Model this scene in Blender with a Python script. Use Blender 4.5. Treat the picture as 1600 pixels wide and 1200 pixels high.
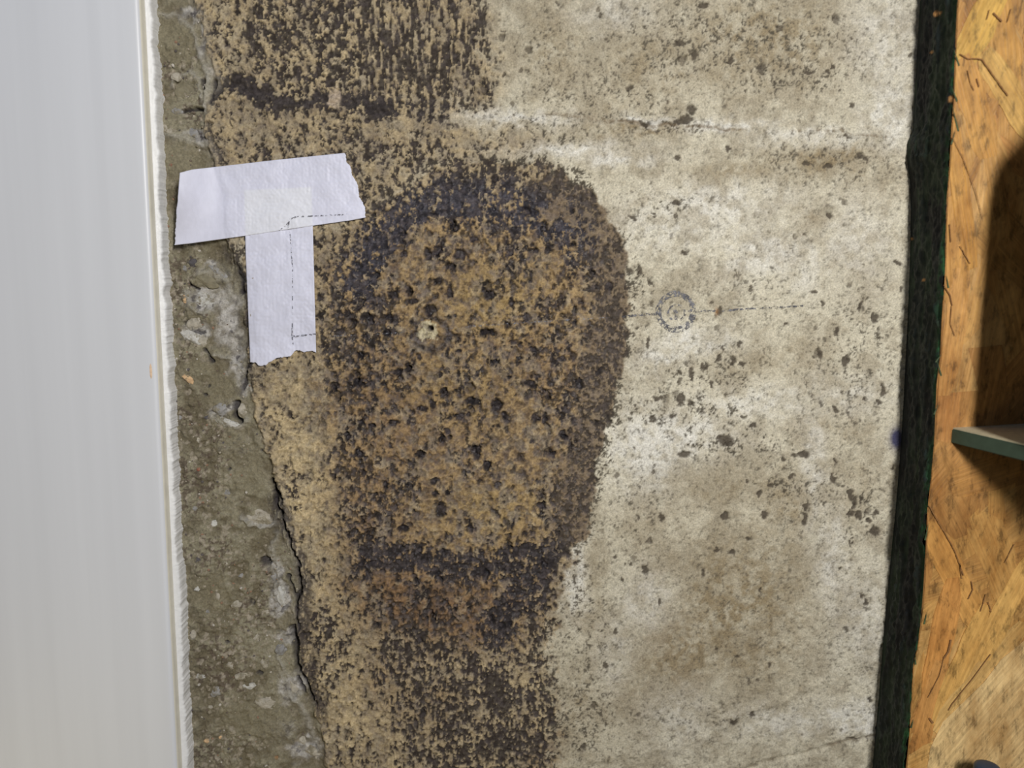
import bpy, bmesh, math, random
import numpy as np
from mathutils import Vector, Matrix

for o in list(bpy.data.objects): bpy.data.objects.remove(o, do_unlink=True)
S = bpy.context.scene
COL = S.collection
# ------------------------------------------------------------------ camera
F = 1250.0                      # focal length in pixels of the 1600 px frame
TH = math.atan(0.122*F/1200.0)  # the camera looks slightly down at the wall
D = 0.3125*math.cos(TH)         # distance to the wall plane (y = 0)
ZW = 1.2                        # height of the picture centre above the floor
CZ = ZW + D*math.tan(TH)
CT, ST = math.cos(TH), math.sin(TH)
cam = bpy.data.cameras.new('camera'); co = bpy.data.objects.new('camera', cam); COL.objects.link(co)
co.location = (0, -D, CZ); co.rotation_euler = (math.pi/2 - TH, 0, 0)
cam.sensor_width = 36; cam.lens = F*36/1600; cam.clip_start = 0.01; cam.clip_end = 20
cam.dof.use_dof = True; cam.dof.focus_distance = 0.3125; cam.dof.aperture_fstop = 7.0
S.camera = co
# ------------------------------------------------------------------ light
S.view_settings.view_transform = 'Standard'; S.view_settings.look = 'None'
S.view_settings.exposure = 0.0; S.view_settings.gamma = 1.0; S.view_settings.use_curve_mapping = False
W = bpy.data.worlds.new('room_light'); S.world = W; W.use_nodes = True
W.node_tree.nodes['Background'].inputs[0].default_value = (0.92, 0.95, 1.0, 1)
W.node_tree.nodes['Background'].inputs[1].default_value = 0.035

def area(name, loc, target, size, power, color, sy=None):
    l = bpy.data.lights.new(name, 'AREA'); l.energy = power; l.color = color
    l.size = size
    if sy: l.shape = 'RECTANGLE'; l.size_y = sy
    o = bpy.data.objects.new(name, l); COL.objects.link(o); o.location = loc
    o.rotation_euler = (Vector(target) - Vector(loc)).to_track_quat('-Z', 'Y').to_euler()
    return o
area('work_lamp', (0.165, -0.52, ZW+0.19), (0.0, 0, ZW), 0.045, 2.8, (1.0, 0.98, 0.95), 0.12)
area('cool_fill', (-0.75, -0.75, ZW+0.65), (-0.2, 0, ZW+0.08), 0.45, 0.95, (0.45, 0.62, 1.0))  # added fill from an unseen source, cools the upper trim
area('warm_bounce', (-0.50, -0.40, ZW-0.50), (-0.2, 0, ZW-0.14), 0.3, 0.7, (1.0, 0.82, 0.42))

# ------------------------------------------------------------------ helpers
rng = np.random.RandomState(7); random.seed(7)
def ray(px, py):
    a = (px-800.0)/F; b = (600.0-py)/F
    return a, CT + b*ST, b*CT - ST
def P(px, py, y=0.0):
    """point where the line of sight of a picture point meets the plane y"""
    a, dy, dz = ray(px, py); s = (y + D)/dy
    return (a*s, y, CZ + dz*s)
def proj(X, Y, Z):
    dx, dy, dz = X, Y + D, Z - CZ
    zc = dy*CT - dz*ST; yc = dy*ST + dz*CT
    return 800 + F*dx/zc, 600 - F*yc/zc
def lin(c):
    c = np.asarray(c, float)/255.0
    return np.where(c <= 0.04045, c/12.92, ((c+0.055)/1.055)**2.4)
KB = 0.80
def alb(c): return np.clip(lin(c)/KB, 0.004, 0.92)

def hashn(ix, iy, seed):
    h = (ix.astype(np.int64)*374761393 + iy.astype(np.int64)*668265263 + seed*974711) & 0x7fffffff
    h = ((h ^ (h >> 13))*1274126177) & 0x7fffffff
    return ((h ^ (h >> 16)) & 0xffff)/65535.0
def vnoise(x, y, seed):
    ix = np.floor(x); iy = np.floor(y); fx = x-ix; fy = y-iy
    fx = fx*fx*(3-2*fx); fy = fy*fy*(3-2*fy)
    a = hashn(ix, iy, seed); b = hashn(ix+1, iy, seed); c = hashn(ix, iy+1, seed); d = hashn(ix+1, iy+1, seed)
    return (a*(1-fx)+b*fx)*(1-fy) + (c*(1-fx)+d*fx)*fy
def fbm(x, y, scale, octv, seed, sy=1.0, gain=0.55):
    t = 0; w = 1.0; ws = 0; c, s = 0.8, 0.6
    X, Y = x/scale, y/(scale*sy)
    for k in range(octv):
        n = vnoise(X + 17.3*k, Y - 9.1*k, seed + 31*k)
        t = t + w*n; ws += w; w *= gain
        if sy == 1.0: X, Y = 2.03*(c*X - s*Y), 2.03*(s*X + c*Y)
        else: X, Y = 2.03*X, 2.03*Y
    return t/ws
def rank(n):
    """spread a noise field to an even 0..1"""
    z = (n - n.mean())/(n.std()+1e-9)
    return 1/(1+np.exp(-1.702*z))
def sst(a, b, x):
    t = np.clip((x-a)/(b-a), 0, 1); return t*t*(3-2*t)
def sdpoly(pts, x, y):
    """signed distance, negative inside"""
    d = np.full(x.shape, 1e18); inside = np.zeros(x.shape, bool); n = len(pts)
    for i in range(n):
        x0, y0 = pts[i]; x1, y1 = pts[(i+1) % n]
        ex, ey = x1-x0, y1-y0; wx, wy = x-x0, y-y0
        t = np.clip((wx*ex+wy*ey)/(ex*ex+ey*ey+1e-9), 0, 1)
        d = np.minimum(d, (wx-ex*t)**2 + (wy-ey*t)**2)
        if y0 != y1:
            c = ((y0 > y) != (y1 > y)) & (x < (x1-x0)*(y-y0)/(y1-y0) + x0)
            inside ^= c
    return np.where(inside, -1, 1)*np.sqrt(d)
def dline(pts, x, y):
    d = np.full(x.shape, 1e18)
    for (x0, y0), (x1, y1) in zip(pts[:-1], pts[1:]):
        ex, ey = x1-x0, y1-y0; wx, wy = x-x0, y-y0
        t = np.clip((wx*ex+wy*ey)/(ex*ex+ey*ey+1e-9), 0, 1)
        d = np.minimum(d, (wx-ex*t)**2 + (wy-ey*t)**2)
    return np.sqrt(d)

def mesh_grid(name, V, nu, nv, mat=None, parent=None, colors=None, attrs=None, smooth=True, flip=False):
    """V: (nu*nv,3) with v fastest"""
    me = bpy.data.meshes.new(name)
    i = np.arange(nu-1)[:, None]*nv + np.arange(nv-1)[None, :]
    q = np.stack([i, i+nv, i+nv+1, i+1], -1).reshape(-1, 4)
    if flip: q = q[:, ::-1]
    me.vertices.add(len(V)); me.vertices.foreach_set('co', np.ascontiguousarray(V, np.float32).ravel())
    me.loops.add(q.size); me.loops.foreach_set('vertex_index', np.ascontiguousarray(q, np.int32).ravel())
    me.polygons.add(len(q)); me.polygons.foreach_set('loop_start', np.arange(0, q.size, 4, dtype=np.int32))
    me.polygons.foreach_set('loop_total', np.full(len(q), 4, np.int32))
    me.update(calc_edges=True)
    me.polygons.foreach_set('use_smooth', np.full(len(q), smooth, bool))
    if colors is not None:
        a = me.color_attributes.new('tint', 'FLOAT_COLOR', 'POINT')
        a.data.foreach_set('color', np.concatenate([colors, np.ones((len(V), 1))], 1).astype(np.float32).ravel())
    for k, v in (attrs or {}).items():
        a = me.attributes.new(k, 'FLOAT', 'POINT'); a.data.foreach_set('value', v.astype(np.float32).ravel())
    o = bpy.data.objects.new(name, me); COL.objects.link(o)
    if mat: me.materials.append(mat)
    if parent: o.parent = parent
    return o
def link_bm(name, bm, mat, parent=None, smooth=False):
    me = bpy.data.meshes.new(name); bmesh.ops.recalc_face_normals(bm, faces=bm.faces)
    bm.to_mesh(me); bm.free()
    for p in me.polygons: p.use_smooth = smooth
    me.materials.append(mat)
    o = bpy.data.objects.new(name, me); COL.objects.link(o)
    if parent: o.parent = parent
    return o
def tag(o, label=None, cat=None, group=None, kind=None):
    for k, v in (('label', label), ('category', cat), ('group', group), ('kind', kind)):
        if v: o[k] = v
    return o
def empty(name, loc):
    o = bpy.data.objects.new(name, None); COL.objects.link(o); o.location = loc; o.empty_display_size = 0.01; return o

class MT:
    def __init__(s, name):
        s.m = bpy.data.materials.new(name); s.m.use_nodes = True; s.t = s.m.node_tree; s.N = s.t.nodes; s.L = s.t.links
        s.b = s.N['Principled BSDF']
    def n(s, ty, **kw):
        x = s.N.new(ty)
        for k, v in kw.items():
            if k.startswith('i_'): x.inputs[k[2:].replace('_', ' ')].default_value = v
            else: setattr(x, k, v)
        return x
    def l(s, a, b): s.L.new(a, b)
    def noise(s, vec, scale, detail=4, rough=0.6):
        x = s.n('ShaderNodeTexNoise'); x.inputs['Scale'].default_value = scale; x.inputs['Detail'].default_value = detail
        x.inputs['Roughness'].default_value = rough
        if vec is not None: s.l(vec, x.inputs['Vector'])
        return x.outputs['Fac']
    def ramp(s, fac, stops):
        r = s.n('ShaderNodeValToRGB'); e = r.color_ramp.elements
        while len(e) < len(stops): e.new(0.5)
        for el, (p, c) in zip(e, stops):
            el.position = p; el.color = (c, c, c, 1) if np.isscalar(c) else (*c[:3], 1)
        s.l(fac, r.inputs['Fac']); return r.outputs['Color']
    def mix(s, fac, a, b, mode='MIX'):
        x = s.n('ShaderNodeMix', data_type='RGBA', blend_type=mode)
        for inp, v in ((x.inputs[0], fac), (x.inputs[6], a), (x.inputs[7], b)):
            if hasattr(v, 'is_linked') or hasattr(v, 'links'): s.l(v, inp)
            elif np.isscalar(v): inp.default_value = v if inp.type == 'VALUE' else (v, v, v, 1)
            else: inp.default_value = (*[float(c) for c in v][:3], 1)
        return x.outputs[2]
    def bump(s, h, strength, dist):
        x = s.n('ShaderNodeBump'); x.inputs['Strength'].default_value = strength; x.inputs['Distance'].default_value = dist
        s.l(h, x.inputs['Height']); s.l(x.outputs['Normal'], s.b.inputs['Normal']); return x
    def obj(s): return s.n('ShaderNodeTexCoord').outputs['Object']
    def mapped(s, scale, rot=(0, 0, 0)):
        m = s.n('ShaderNodeMapping'); m.inputs['Scale'].default_value = scale; m.inputs['Rotation'].default_value = rot
        s.l(s.obj(), m.inputs['Vector']); return m.outputs['Vector']

# ------------------------------------------------------------------ materials
def mat_wall():
    M = MT('damp_concrete'); o = M.obj()
    col = M.n('ShaderNodeAttribute', attribute_name='tint').outputs['Color']
    wet = M.n('ShaderNodeAttribute', attribute_name='wet').outputs['Fac']
    f = M.ramp(M.noise(o, 1500, 3, 0.7), [(0.3, 0.70), (0.7, 1.26)])
    c = M.mix(1.0, col, f, 'MULTIPLY')
    M.l(c, M.b.inputs['Base Color'])
    r = M.n('ShaderNodeMapRange'); r.inputs['To Min'].default_value = 0.92; r.inputs['To Max'].default_value = 0.15
    M.l(wet, r.inputs['Value']); M.l(r.outputs[0], M.b.inputs['Roughness'])
    M.b.inputs['Specular IOR Level'].default_value = 0.4
    M.bump(M.noise(o, 1300, 4, 0.75), 0.6, 0.0005)
    return M.m
def mat_plain(name, c, rough=0.6, nscale=300, amp=0.1, bump=0.1, bd=0.0002, spec=0.5, stretch=None, coat=0):
    M = MT(name); v = M.mapped(stretch) if stretch else M.obj()
    base = alb(c)
    f = M.ramp(M.noise(v, nscale, 4), [(0.3, 1-amp), (0.7, 1+amp)])
    M.l(M.mix(1.0, base, f, 'MULTIPLY'), M.b.inputs['Base Color'])
    M.b.inputs['Roughness'].default_value = rough; M.b.inputs['Specular IOR Level'].default_value = spec
    M.b.inputs['Coat Weight'].default_value = coat; M.b.inputs['Coat Roughness'].default_value = 0.12
    if bump: M.bump(M.noise(v, nscale*1.7, 4), bump, bd)
    return M.m
def mat_tint(name, rough, nscale, lo, hi, bump, bd, stretch=None, spec=0.4):
    M = MT(name); v = M.mapped(stretch) if stretch else M.obj()
    col = M.n('ShaderNodeAttribute', attribute_name='tint').outputs['Color']
    f = M.ramp(M.noise(v, nscale, 4, 0.65), [(0.3, lo), (0.7, hi)])
    M.l(M.mix(1.0, col, f, 'MULTIPLY'), M.b.inputs['Base Color'])
    M.b.inputs['Roughness'].default_value = rough; M.b.inputs['Specular IOR Level'].default_value = spec
    M.bump(M.noise(v, nscale*1.5, 4), bump, bd)
    return M.m
def mat_stone():
    M = MT('aggregate_stone'); o = M.n('ShaderNodeNewGeometry').outputs['Position']
    oi = M.n('ShaderNodeObjectInfo').outputs['Color']
    f = M.ramp(M.noise(o, 420, 4, 0.7), [(0.3, 0.72), (0.68, 1.18)])
    c0 = M.mix(M.ramp(M.noise(o, 260, 4, 0.7), [(0.50, 0.0), (0.60, 0.85)]), oi, alb((122, 114, 94)))
    M.l(M.mix(1.0, c0, f, 'MULTIPLY'), M.b.inputs['Base Color'])
    M.b.inputs['Roughness'].default_value = 0.7
    M.bump(M.noise(o, 600, 5, 0.7), 0.6, 0.0006)
    return M.m
def mat_tape():
    M = MT('masking_tape_paper'); o = M.obj()
    f = M.ramp(M.noise(M.mapped((1, 1, 0.45)), 520, 4, 0.65), [(0.3, 0.94), (0.7, 1.03)])
    f2 = M.ramp(M.noise(M.mapped((1, 1, 0.5)), 45, 3, 0.6), [(0.35, 0.94), (0.65, 1.03)])
    c = M.mix(1.0, alb((205, 206, 222)), f, 'MULTIPLY'); c = M.mix(1.0, c, f2, 'MULTIPLY')
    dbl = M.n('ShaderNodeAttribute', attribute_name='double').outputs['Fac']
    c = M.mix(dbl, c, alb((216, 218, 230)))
    M.l(c, M.b.inputs['Base Color'])
    M.b.inputs['Roughness'].default_value = 0.55
    M.bump(M.noise(M.mapped((1, 1, 0.3)), 900, 3, 0.6), 0.30, 0.00012)
    tr = M.n('ShaderNodeBsdfTransparent'); mx = M.n('ShaderNodeMixShader'); mx.inputs[0].default_value = 0.0
    M.l(M.b.outputs[0], mx.inputs[1]); M.l(tr.outputs[0], mx.inputs[2])
    M.l(mx.outputs[0], M.N['Material Output'].inputs['Surface'])
    return M.m
def mat_pencil(name, c, dens, rough=0.35, metal=0.4):
    M = MT(name); o = M.obj()
    M.b.inputs['Base Color'].default_value = (*lin(c), 1); M.b.inputs['Roughness'].default_value = rough
    M.b.inputs['Metallic'].default_value = metal
    a = M.ramp(M.noise(o, 900, 3, 0.7), [(dens, 0.0), (dens+0.10, 0.85)])
    M.l(a, M.b.inputs['Alpha']); return M.m
def mat_strand():
    M = MT('osb_strand_wood'); oi = M.n('ShaderNodeObjectInfo')
    v = M.mapped((1, 0.35, 0.06))
    g = M.ramp(M.noise(v, 900, 4, 0.6), [(0.3, 0.72), (0.65, 1.12)])
    pm = M.n('ShaderNodeMapping'); pm.inputs['Scale'].default_value = (1, 1, 0.4); pm.inputs['Rotation'].default_value = (0, 0.35, 0)
    M.l(M.n('ShaderNodeNewGeometry').outputs['Position'], pm.inputs['Vector']); pv = pm.outputs['Vector']
    d = M.ramp(M.noise(pv, 260, 5, 0.75), [(0.36, 0.45), (0.47, 0.92), (0.62, 1.05)])
    bl = M.ramp(M.noise(pv, 60, 5, 0.7), [(0.34, (0.62, 0.52, 0.42)), (0.58, (1.05, 1.05, 1.05))])
    c = M.mix(1.0, oi.outputs['Color'], g, 'MULTIPLY'); c = M.mix(1.0, c, bl, 'MULTIPLY'); c = M.mix(1.0, c, d, 'MULTIPLY')
    M.l(c, M.b.inputs['Base Color']); M.b.inputs['Roughness'].default_value = 0.5
    M.b.inputs['Specular IOR Level'].default_value = 0.3
    M.bump(M.noise(v, 1100, 4, 0.6), 0.5, 0.0004)
    return M.m
def mat_trim():
    M = MT('white_gloss_paint')
    f = M.ramp(M.noise(M.mapped((1, 1, 0.03)), 130, 3, 0.5), [(0.3, 0.965), (0.7, 1.02)])
    M.l(M.mix(1.0, alb((206, 208, 213)), f, 'MULTIPLY'), M.b.inputs['Base Color'])
    M.b.inputs['Roughness'].default_value = 0.38; M.b.inputs['Specular IOR Level'].default_value = 0.5
    M.bump(M.noise(M.mapped((1, 1, 0.02)), 150, 3, 0.5), 0.14, 0.0004)
    return M.m
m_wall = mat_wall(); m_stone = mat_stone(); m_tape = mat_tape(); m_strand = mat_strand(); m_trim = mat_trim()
m_caulk = mat_plain('ragged_white_caulk', (236, 240, 234), 0.45, 260, 0.05, 0.5, 0.0006)
m_green = mat_tint('green_painted_board_edge', 0.62, 260, 0.7, 1.35, 0.9, 0.0009, (1, 1, 0.22), 0.3)

# ------------------------------------------------------------------ the concrete wall
def axis(lo, hi, step, outs, grow=1.25, mx=0.02):
    a = list(np.arange(lo, hi+step*0.5, step))
    s = step
    while a[0] > outs[0]: s = min(s*grow, mx); a.insert(0, a[0]-s)
    s = step
    while a[-1] < outs[1]: s = min(s*grow, mx); a.append(a[-1]+s)
    return np.array(a)
STEP = 0.00040
ax = axis(P(228, 0)[0], P(1442, 0)[0], STEP, (-0.5, 0.6))
az = axis(P(0, 1204)[2], P(0, -4)[2], STEP, (ZW-0.6, ZW+0.6))
GX, GZ = np.meshgrid(ax, az, indexing='ij'); SH = GX.shape
px, py = proj(GX, 0*GX, GZ)
WX, WY = GX*4000, (ZW-GZ)*4000               # wall millimetres x 4, for the noise
wx1 = (fbm(WX, WY, 26, 4, 11)-0.5); wy1 = (fbm(WX, WY, 26, 4, 12)-0.5)
wx2 = (fbm(WX, WY, 9, 3, 13)-0.5); wy2 = (fbm(WX, WY, 9, 3, 14)-0.5)
qx = px + 34*wx1 + 14*wx2; qy = py + 34*wy1 + 14*wy2          # ragged outlines

n_med = fbm(WX, WY, 11, 4, 21); n_fine = fbm(WX, WY, 4.2, 3, 22); wx3 = fbm(WX, WY, 5.0, 2, 15)-0.5; wy3 = fbm(WX, WY, 5.0, 2, 16)-0.5
n_big = fbm(WX, WY, 90, 4, 23)
n_big2 = fbm(WX, WY, 60, 4, 24); n_str = fbm(WX, WY, 3.6, 3, 25, sy=4.5); n_str2 = fbm(WX, WY, 7, 3, 26, sy=9.0)

# broad zones ---------------------------------------------------------
stain = [(640,290),(680,262),(730,248),(790,258),(850,258),(890,285),(928,302),(945,340),(965,370),(980,410),(990,450),
 (987,480),(975,520),(972,580),(955,620),(950,660),(940,700),(928,760),(918,820),(912,845),(890,868),(886,920),(872,960),
 (866,1000),(862,1060),(870,1120),(872,1200),(872,1500),(380,1500),(380,400),(480,360),(560,345),(600,310)]
tan2 = [(250,-400),(750,-400),(756,0),(775,60),(778,120),(760,165),(700,185),(760,205),(830,215),(800,240),(700,258),(620,300),(560,350),(250,420)]
d_st = sdpoly(stain, qx, qy); d_t2 = sdpoly(tan2, qx, qy)
fz = sst(860, 1010, py)
T = np.maximum((1-sst(-5, 5, d_st))*(1-fz)+(1-sst(-26, 16, d_st+34*(rank(n_med)-0.5)))*fz, (1-sst(-38, 42, d_t2+26*(n_big-0.5)))*0.92)
brown = [(590,330),(700,300),(840,310),(920,380),(945,460),(935,560),(915,680),(900,780),(870,860),(850,930),(800,1000),(690,1010),(600,980),(560,930),(530,860),(515,760),(505,640),(500,520),(510,430)]
d_br = sdpoly(brown, qx, qy)
B = 1-sst(-45, 40, d_br + 50*(n_big2-0.5))

# dark mould / wet coverage ------------------------------------------
Cv = 0.025 + 0.21*T
def addpoly(pts, v, soft=22, nz=40):
    global Cv
    m = 1-sst(-soft, soft, sdpoly(pts, qx, qy)+nz*(n_big2-0.5)); Cv = np.maximum(Cv, v*m) if v > 0 else Cv*(1-m*(-v))
def addline(pts, w, v, nz=14, soft=None):
    global Cv
    soft = soft or w*0.45
    m = 1-sst(w-soft, w+soft, dline(pts, qx, qy)+nz*(n_med-0.5)); Cv = np.maximum(Cv, v*m); return m
addpoly([(385,-60),(560,-60),(565,110),(540,150),(430,160),(385,70)], 0.55)
addpoly([(540,-60),(748,-60),(768,50),(764,150),(690,175),(560,160),(530,60)], 0.60, 24, 40)
addpoly([(640,60),(760,70),(740,165),(650,165)], 0.66, 16, 24)
addline([(345,125),(385,140),(430,158),(455,165),(510,152),(560,160),(610,165)], 15, 0.92)
addline([(420,140),(436,178)], 12, 0.95)
addline([(610,165),(660,172),(760,168)], 12, 0.62)
addline([(500,172),(550,182),(620,178)], 6, 0.8)
addline([(330,120),(345,165),(335,200),(325,250)], 12, 0.42)
addline([(560,235),(640,235),(700,262),(640,300),(580,310)], 26, 0.48, 26)
addline([(565,440),(585,390),(620,345),(680,315),(760,302),(830,300)], 30, 0.82, 26)
addline([(690,290),(750,275),(850,280),(900,310)], 28, 0.72, 22)
addline([(720,350),(830,345),(880,370),(930,430)], 26, 0.70, 22)
addline([(575,390),(570,440),(585,490),(600,520)], 26, 0.72, 20)
addline([(940,400),(965,460),(940,540),(930,620),(915,700),(895,770),(880,830)], 40, 0.50, 24)
addline([(860,430),(870,500),(850,600),(905,640)], 26, 0.50, 20)
addline([(575,870),(640,868),(700,885),(780,880),(850,870),(880,850)], 24, 0.86, 24)
addline([(850,880),(820,920),(790,950),(768,1000)], 26, 0.86, 26)
addline([(540,600),(540,700),(560,800),(590,850)], 34, 0.50, 26)
addline([(535,440),(545,520),(560,600)], 34, 0.52, 26)
addline([(640,765),(700,790),(690,830)], 16, 0.62, 16)
addpoly([(560,930),(860,920),(868,1240),(600,1240),(620,1090)], 0.50, 26)
addpoly([(690,1060),(870,1040),(868,1200),(720,1180)], 0.58, 22)
addline([(775,1060),(785,1130),(775,1180)], 18, 0.85, 20)
addline([(650,1180),(740,1175),(830,1150)], 16, 0.70, 14)
addline([(500,985),(530,1010),(500,1080)], 26, 0.50, 22)
addline([(385,400),(380,450),(400,500)], 14, 0.55, 14)
addline([(360,390),(378,440),(392,520),(398,600)], 10, 0.6, 14)
for pts, v in (([(400,600),(500,600),(520,760),(540,860),(520,960),(470,960),(440,800)], 0.16),
               ([(640,560),(840,560),(850,830),(640,830)], 0.11),
               ([(620,420),(850,400),(840,560),(600,560)], 0.20)):
    m = 1-sst(-24, 24, sdpoly(pts, qx, qy)+30*(n_big2-0.5)); Cv = Cv*(1-m)+v*m
# light side: faint speckle clusters
for cx, cy, rx, ry, v in ((1110,590,100,45,.15),(1060,640,110,30,.20),(1135,690,80,28,.22),(1240,770,60,50,.14),(1340,790,50,50,.16),
    (1060,90,110,70,.13),(1200,60,150,60,.15),(1230,120,120,30,.16),(960,150,90,60,.14),(830,100,70,90,.14),(910,1000,50,120,.12),
    (900,1130,70,60,.20),(1290,250,120,40,.14),(1050,320,70,25,.14),(1180,440,90,60,.07),(1350,520,60,80,.10),(1080,60,120,60,.12),
    (1320,600,70,90,.10),(1000,800,60,90,.09),(1150,960,120,120,.05),(900,900,30,70,.14),(1100,1120,120,30,.07),(830,210,80,30,.18),(1040,200,60,14,.2),(1330,1000,70,140,.06)):
    g = np.exp(-(((qx-cx)/rx)**2+((qy-cy)/ry)**2)); Cv = np.maximum(Cv, Cv*0.5+v*g*(1-T))
Cv = np.clip(Cv + 0.30*(rank(n_big2*0.5+n_big*0.5)-0.5)*T*(Cv < 0.7), 0.01, 1)

n_f2 = fbm(WX, WY, 2.2, 2, 27); n_m2 = fbm(WX, WY, 7, 4, 28, sy=1.5, gain=0.7)
u1 = rank(n_m2*0.50 + n_fine*0.25 + n_f2*0.12 + n_str*0.13)
u1 = u1*T + rank(n_m2*0.35 + n_fine*0.3 + n_f2*0.35)*(1-T)
u2 = rank(n_str*0.55 + n_str2*0.15 + n_fine*0.3)
upper = 1-sst(150, 190, qy)
mixs = np.clip(upper*sst(500, 620, px)*(1-sst(760, 850, px)) + 0.35*sst(900, 1000, py)*T, 0, 1)
U = u1*(1-mixs)+u2*mixs
dark = sst(-0.13, 0.13, Cv-U)
dark_soft = sst(-0.25, 0.2, Cv-U)
del n_str2

# base colour ----------------------------------------------------------
def cl(c): return alb(c)[None, None, :]
def lerp(a, b, m): return a*(1-m[..., None]) + b*m[..., None]
tone = fbm(WX, WY, 42, 5, 31); tone2 = fbm(WX, WY, 14, 4, 32)
light = lerp(cl((163,154,134)), cl((192,185,165)), sst(0.36, 0.62, tone*0.6+tone2*0.4))
def blob(lst, nz=0.6):
    m = np.zeros(SH)
    for cx, cy, rx, ry, v in lst:
        m = np.maximum(m, v*np.exp(-(((qx-cx)/rx)**2+((qy-cy)/ry)**2)))
    return np.clip(m*(1-nz+2*nz*rank(tone2*0.5+n_med*0.5)), 0, 1)
brownp = blob([(1060,1010,80,90,.8),(1150,950,130,140,.75),(1000,1080,60,70,.6),(1230,790,70,60,.55),(1200,60,180,90,.65),(1020,100,100,80,.55),
  (1120,110,120,60,.45),(870,80,70,110,.5),(950,200,90,60,.5),(1300,250,110,28,.75),(1150,270,90,22,.6),(1000,200,60,16,.9),(1200,880,90,70,.5),
  (1040,900,70,80,.4),(1260,560,50,40,.5),(1300,660,60,40,.55),(1330,760,40,50,.4),(1130,760,70,40,.45),(930,960,30,120,.5),(900,1100,60,90,.5),
  (1350,420,60,60,.3),(1270,340,30,20,.6),(830,230,60,20,.6),(1170,560,80,30,.4),(1370,280,50,40,.5),(1000,820,50,60,.35)])
light = lerp(light, cl((136,121,94)), brownp*0.95)
whitep = blob([(1085,535,55,20,.9),(1030,560,40,20,.7),(1000,700,50,60,.9),(1060,680,80,36,.8),(1180,630,90,22,.6),(1190,395,70,40,.6),(1260,410,30,50,.5),
  (1350,1120,80,24,.9),(1220,1130,90,24,.5),(1300,880,26,90,.5),(1270,720,16,120,.5),(1120,320,110,30,.6),(1060,350,120,40,.5),(1340,380,60,70,.4),
  (1010,940,40,50,.5),(960,1020,30,60,.4),(790,185,90,12,.9),(870,235,110,12,.8),(960,250,60,12,.7),(1380,60,50,90,.5),(1390,180,40,50,.7),(1270,215,90,14,.6),
  (1130,195,70,10,.8),(1010,188,40,8,.9),(900,900,16,60,.7),(905,830,12,50,.5),(1350,970,60,90,.4),(1060,1120,60,50,.4),(520,150,9,12,0.9),(960,20,60,30,.4),(1330,620,70,30,.4)])
light = lerp(light, cl((212,209,200)), whitep*0.85)
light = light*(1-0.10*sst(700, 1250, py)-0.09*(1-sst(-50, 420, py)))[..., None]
tanc = lerp(cl((124,109,86)), cl((160,144,115)), sst(0.35, 0.65, tone2*0.6+n_med*0.4))
paleT = blob([(470,780,60,200,.8),(500,930,50,90,.7),(430,650,60,60,.5),(540,1080,50,90,.6),(800,1080,90,60,.35),(560,60,160,80,.25),(340,60,60,80,.5),(840,1140,60,80,.3)], 0.5)
tanc = lerp(tanc, cl((181,163,128)), paleT)
brc = lerp(cl((92,76,60)), cl((146,124,90)), sst(0.38, 0.60, n_med*0.45+tone2*0.3+n_fine*0.25))
redd = blob([(640,960,110,60,.8),(560,800,60,100,.5),(800,560,100,60,.4),(620,640,90,120,.5)], 0.5)
brc = lerp(brc, cl((112,87,64)), redd*0.7)
ochre = blob([(770,470,80,60,.8),(720,600,90,60,.6),(780,800,90,50,.7),(660,520,50,40,.3)], 0.5)
brc = lerp(brc, cl((148,126,84)), ochre*0.7)
tanc = lerp(tanc, brc, B)
lowb = blob([(700,950,150,50,.9),(620,930,80,50,.8),(560,900,50,40,.6),(680,1100,60,40,.5),(600,1060,50,50,.4),(840,1180,50,30,.6)], 0.4)
tanc = lerp(tanc, lerp(cl((84,66,50)), cl((120,94,66)), sst(0.4, 0.6, n_med)), lowb*0.85)
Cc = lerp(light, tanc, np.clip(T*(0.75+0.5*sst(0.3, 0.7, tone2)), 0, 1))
# grey brown wash on the right rim of the stain, blue black arc at its top
rim = np.zeros(SH)
def dl(pts, w): return np.clip(1-dline(pts, qx, qy)/w, 0, 1)
rim = sst(0, 0.5, dl([(880,300),(935,340),(965,420),(972,480),(955,560),(945,620),(925,720),(905,820)], 62))*(1-sst(-5, 4, d_st))
Cc = lerp(Cc, cl((104,90,74)), rim*0.75)
arc = sst(0.1, 0.8, dl([(560,440),(590,380),(640,335),(700,315),(780,315),(860,345),(900,370)], 62))
darkc = lerp(cl((54,46,41)), cl((70,63,55)), sst(0.4, 0.6, n_fine))
darkc = lerp(darkc, cl((40,34,32)), B*0.9)
darkc = lerp(darkc, cl((76,67,58)), rim*0.7)
darkc = lerp(darkc, lerp(cl((40,38,44)), cl((68,66,74)), sst(0.35, 0.65, n_fine*0.6+tone2*0.4)), arc*0.85)
darkR = cl((90,84,71))*np.ones(SH)[..., None]
darkc = lerp(darkc, darkR, (1-np.maximum(T, 0))*0.75)
band = sst(0.1, 0.8, np.maximum(dl([(575,870),(640,868),(700,885),(780,880),(850,868)], 48), np.maximum(dl([(845,880),(815,925),(785,960),(768,1005)], 52), dl([(350,128),(430,158),(520,152),(600,165),(690,176)], 34))))
dark = np.maximum(dark, sst(0.0, 0.22, band*0.75-u1)*0.9)
darkc = lerp(darkc, cl((46,42,45)), band*0.55)
Cc = lerp(Cc, darkc, np.clip(dark*(0.93-0.42*B*(1-np.maximum(arc, band*0.7))*rank(tone2*0.6+n_med*0.4))+0.16*dark_soft*T, 0, 1))
wet = np.clip(B*0.75*dark + arc*0.8*dark + 0.25*B + 0.25*rim, 0, 1)

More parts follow.
